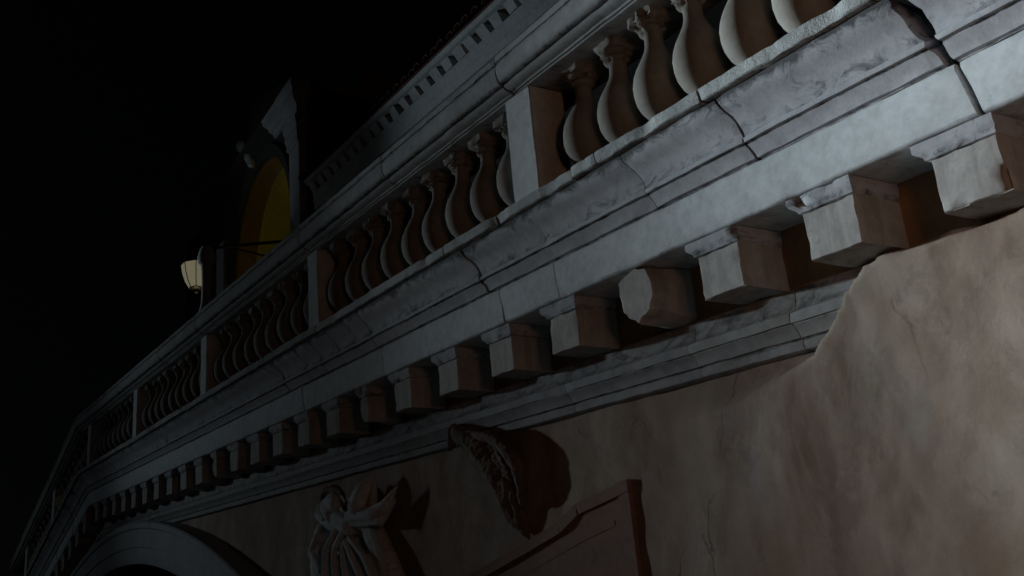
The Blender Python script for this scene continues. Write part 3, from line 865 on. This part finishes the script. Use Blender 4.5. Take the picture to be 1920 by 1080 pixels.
# ------------------------------------------------------------------ portico at the crown of the bridge
PO = empty('arched_portico', W3(61.5, 20, 12), 'tall stone portico with a gabled top, its arch glowing yellow from inside', 'portico')
c0, Rr, zs, = 61.7, 5.8, 27.3
X0, X1, ZB, ZT = 53.5, 70.2, 12.0, 35.0
def arch_wall(name, y0, y1, c, r, zc, xa, xb, zb, zt, mat, inner=None):
    V, Fc = [], []
    xs = [xa] + [c - r * cos(pi * i / 36) for i in range(37)] + [xb]
    def bot(x_):
        if x_ <= c - r + 1e-6 or x_ >= c + r - 1e-6: return zc
        return zc + sqrt(max(0, r * r - (x_ - c) ** 2))
    for y in (y0, y1):
        for x_ in xs:
            V.append(W3(x_, y, bot(x_))); V.append(W3(x_, y, zt))
    n_ = len(xs)
    for i in range(n_ - 1):
        for o_ in (0, 2 * n_):
            Fc.append((o_ + 2 * i, o_ + 2 * i + 2, o_ + 2 * i + 3, o_ + 2 * i + 1))
        Fc.append((2 * i + 1, 2 * i + 3, 2 * n_ + 2 * i + 3, 2 * n_ + 2 * i + 1))
    for i in range(1, n_ - 2):
        Fc.append((2 * i, 2 * n_ + 2 * i, 2 * n_ + 2 * i + 2, 2 * i + 2))
    # piers
    for (a_, b_) in ((xa, c - r), (c + r, xb)):
        v2, f2 = box_vf((a_, y0, zb), (b_, y1, zc), W3)
        k = len(V); V += v2; Fc += [tuple(i + k for i in f) for f in f2 if f not in ((1, 5, 7, 3),)]
    Fc.append((0, 1, 2 * n_ + 1, 2 * n_)); Fc.append((2 * n_ - 2, 2 * n_ - 1, 4 * n_ - 1, 4 * n_ - 2))
    return mesh(name, V, Fc, mat, PO, smooth=30)
arch_wall('wall', 20.0, 20.15, c0, Rr, zs, X0, X1, ZB, ZT, M_PORT_SHADE)
arch_wall('arch_reveal', 20.153, 21.4, c0, Rr - 0.02, zs, X0 + .1, X1 - .1, ZB, ZT - .1, M_SIENNA)
arch_wall('arch_reveal', 21.403, 23.5, c0, Rr - 0.12, zs, X0 + .12, X1 - .12, ZB, ZT - .12, M_OCHRE)
# inner hall
parts = [box_vf((X0 + .2, 33.0, ZB), (X1 + 14, 33.5, 37), W3), box_vf((X0 + .2, 23.51, 34.0), (X1 + 14, 33.0, 34.4), W3), box_vf((X1 + 13.5, 23.51, ZB), (X1 + 14, 33.0, 36.2), W3), box_vf((X0 - .3, 23.51, ZB), (X0 + .2, 33.5, 36.2), W3)]
vs, fs = merge(parts); mesh('hall_walls', vs, fs, M_OCHRE, PO, smooth=None)
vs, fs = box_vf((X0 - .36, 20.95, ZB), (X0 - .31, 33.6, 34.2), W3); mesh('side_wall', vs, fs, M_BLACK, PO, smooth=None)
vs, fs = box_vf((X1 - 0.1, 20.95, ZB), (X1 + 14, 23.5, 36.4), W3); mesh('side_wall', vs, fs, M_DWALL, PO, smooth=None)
# archivolt
V, Fc = [], []
pr = [(0.0, 19.98), (0.06, 19.82), (0.5, 19.78), (0.56, 19.7), (0.78, 19.68), (0.82, 19.99)]
for i in range(41):
    a = pi * i / 40
    for (dr, y) in pr: V.append(W3(c0 - (Rr + dr) * cos(a), y, zs + (Rr + dr) * sin(a)))
for i in range(40):
    for j in range(5): Fc.append((i * 6 + j, (i + 1) * 6 + j, (i + 1) * 6 + j + 1, i * 6 + j + 1))
mesh('archivolt', V, Fc, M_PORT_SHADE, PO, smooth=30)
# pilasters with stepped capitals
for (xa, xb) in ((53.3, 55.0), (68.4, 70.2)):
    sub_box('pilaster', (xa, 19.5, ZB), (xb, 19.995, 30.6), M_PORT, PO, 3, 0.02, 0.04, 0.1, W3)
    cap = [(0.0, 30.6), (0.10, 30.7), (0.10, 31.0), (0.2, 31.3), (0.2, 31.6), (0.30, 31.9), (0.30, 32.2), (0.15, 32.3), (0.15, 32.9), (0.35, 33.1), (0.5, 33.3), (0.5, 33.7), (0.65, 34.0), (0.65, 34.3), (0.2, 34.5)]
    if xa > 60: continue
    V, Fc = [], []
    for (dr, z) in cap:
        for (x_, y) in ((xa - dr, 20.0), (xa - dr, 19.5 - dr), (xb + dr * 0.6, 19.5 - dr), (xb + dr * 0.6, 20.0)):
            V.append(W3(x_ + 0.04 * nz(x_, z), y + 0.04 * nz(z, y), z))
    for i in range(len(cap) - 1):
        for j in range(3): Fc.append((i * 4 + j, i * 4 + j + 1, i * 4 + j + 5, i * 4 + j + 4))
    Fc.append((0, 1, 2, 3)); Fc.append(tuple(len(V) - 4 + j for j in range(4)))
    mesh('capital', V, Fc, M_PORT, PO, smooth=None)
# entablature and pediment
cor = [(19.95, 33.5), (19.8, 33.55), (19.8, 33.7), (19.5, 33.85), (19.5, 34.0), (19.1, 34.2), (19.1, 34.4), (19.0, 34.5), (19.98, 34.54), (19.98, 33.5)]
K = len(cor)
for (xl, xr, mt_) in ((55.52, 58.6, M_PORT), (58.62, 68.1, M_PORT_SHADE)):  # one stone split into a lit end and a stretch painted as shade
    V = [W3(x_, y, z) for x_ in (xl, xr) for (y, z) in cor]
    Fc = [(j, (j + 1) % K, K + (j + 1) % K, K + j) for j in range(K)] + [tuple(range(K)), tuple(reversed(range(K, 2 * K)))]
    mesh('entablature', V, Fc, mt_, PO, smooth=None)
poly_prism('pediment', [(53.0, 34.56), (71.0, 34.56), (61.8, 38.2)], 19.5, 20.8, M_DWALL, PO)  # gable and roof behind it coloured dark to stand for being unlit
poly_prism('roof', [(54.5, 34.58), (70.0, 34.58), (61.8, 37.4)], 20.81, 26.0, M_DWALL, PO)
# spandrel relief
rel = []
for k in range(8):
    f_ = k / 7
    rel.append(((64.6 - 2.35 * f_ + 0.15 * sin(k * 2.1), 19.7, 36.0 - 1.3 * f_ - 1.0 * f_ * f_), 0.42 + 0.14 * sin(k * 1.3), (64.7 - 2.3 * f_, 19.5, 35.7 - 1.3 * f_ - 1.0 * f_ * f_), 0.2))
sculpt('spandrel_relief', rel, 0.09, M_PORT, 2, PO)
d = bpy.data.lights.new('portico_lamp', 'POINT'); d.energy = 10.5; d.color = (1.0, 0.92, 0.16); d.shadow_soft_size = 0.15
lamp_obj('portico_lamp', d, W3(58.5, 24.6, 21.5))

# ------------------------------------------------------------------ lantern on its iron arm
LN = empty('hanging_lantern', W3(57.9, 20, 26.3), 'lit glass lantern hanging from a thin iron arm in front of the glowing arch', 'lantern')
def tube(pts, r, name, mat, parent, f=W3, S=8):
    V, Fc = [], []
    P_ = [f(*p) for p in pts]
    for i, p in enumerate(P_):
        d_ = (P_[min(i + 1, len(P_) - 1)] - P_[max(i - 1, 0)]).normalized()
        q = d_.orthogonal().normalized(); w_ = d_.cross(q)
        for k in range(S):
            a = 2 * pi * k / S; V.append(p + (q * cos(a) + w_ * sin(a)) * r)
    for i in range(len(P_) - 1):
        for k in range(S):
            k2 = (k + 1) % S; Fc.append((i * S + k, i * S + k2, (i + 1) * S + k2, (i + 1) * S + k))
    Fc.append(tuple(range(S))); Fc.append(tuple(len(V) - 1 - k for k in range(S)))
    return mesh(name, V, Fc, mat, parent, smooth=40)
LX, LY = 58.0, 15.0
tube([(LX + 0.1, LY - 0.1, 25.05), (57.2, LY + 0.9, 25.0), (55.4, 17.6, 24.75), (53.7, 19.5, 24.55)], 0.03, 'arm', M_IRON, LN)
tube([(56.6, 16.5, 24.85), (55.2, 18.0, 24.0), (54.2, 19.5, 23.2)], 0.02, 'strut', M_IRON, LN)
tube([(LX, LY, 25.1), (LX, LY, 24.55)], 0.018, 'hook', M_IRON, LN)
def lathe(name, prof, mat, parent, cx, cy, S=6, rot=0.3, smooth=None):
    V, Fc = [], []
    for (r, z) in prof:
        for k in range(S):
            a = 2 * pi * k / S + rot; V.append(W3(cx + r * cos(a), cy + r * sin(a), z))
    for i in range(len(prof) - 1):
        for k in range(S):
            k2 = (k + 1) % S; Fc.append((i * S + k, i * S + k2, (i + 1) * S + k2, (i + 1) * S + k))
    Fc.append(tuple(range(S))); Fc.append(tuple(len(V) - 1 - k for k in range(S)))
    return mesh(name, V, Fc, mat, parent, smooth=smooth)
lathe('glass', [(0.42, 22.75), (0.62, 23.1), (0.78, 23.6), (0.86, 24.1)], M_GLASS, LN, LX, LY, S=8, smooth=None)
lathe('cap', [(0.94, 24.1), (0.86, 24.2), (0.45, 24.42), (0.12, 24.5), (0.08, 24.62)], M_IRON, LN, LX, LY)
lathe('base', [(0.05, 22.42), (0.14, 22.52), (0.10, 22.62), (0.43, 22.7), (0.42, 22.76)], M_IRON, LN, LX, LY)
for k in range(8):
    a = 2 * pi * k / 8 + 0.3
    tube([(LX + 0.43 * cos(a), LY + 0.43 * sin(a), 22.74), (LX + 0.64 * cos(a), LY + 0.64 * sin(a), 23.1), (LX + 0.80 * cos(a), LY + 0.80 * sin(a), 23.6), (LX + 0.88 * cos(a), LY + 0.88 * sin(a), 24.12)], 0.009, 'glazing_bar', M_IRON, LN, S=5)
d = bpy.data.lights.new('lantern_lamp', 'POINT'); d.energy = 1.6; d.color = (1.0, 0.8, 0.4); d.shadow_soft_size = 0.08
lamp_obj('lantern_lamp', d, W3(LX, LY, 22.1))

# ------------------------------------------------------------------ stone finial on the handrail
FN = lathe('stone_finial', [(0.42, 13.55), (0.42, 14.6), (0.44, 14.7), (0.36, 14.95), (0.26, 15.2), (0.20, 15.5), (0.18, 16.2), (0.20, 16.8), (0.23, 17.1), (0.34, 17.2), (0.36, 17.45), (0.30, 17.7), (0.2, 17.9), (0.03, 17.95)],
           M_ISTRIA, None, 41.0, 11.0, S=20, smooth=40)
tag(FN, 'round headed pale stone finial rising above the handrail beside the lantern', 'finial')

for o in list(bpy.data.objects):
    if '_w' in o: del o['_w']
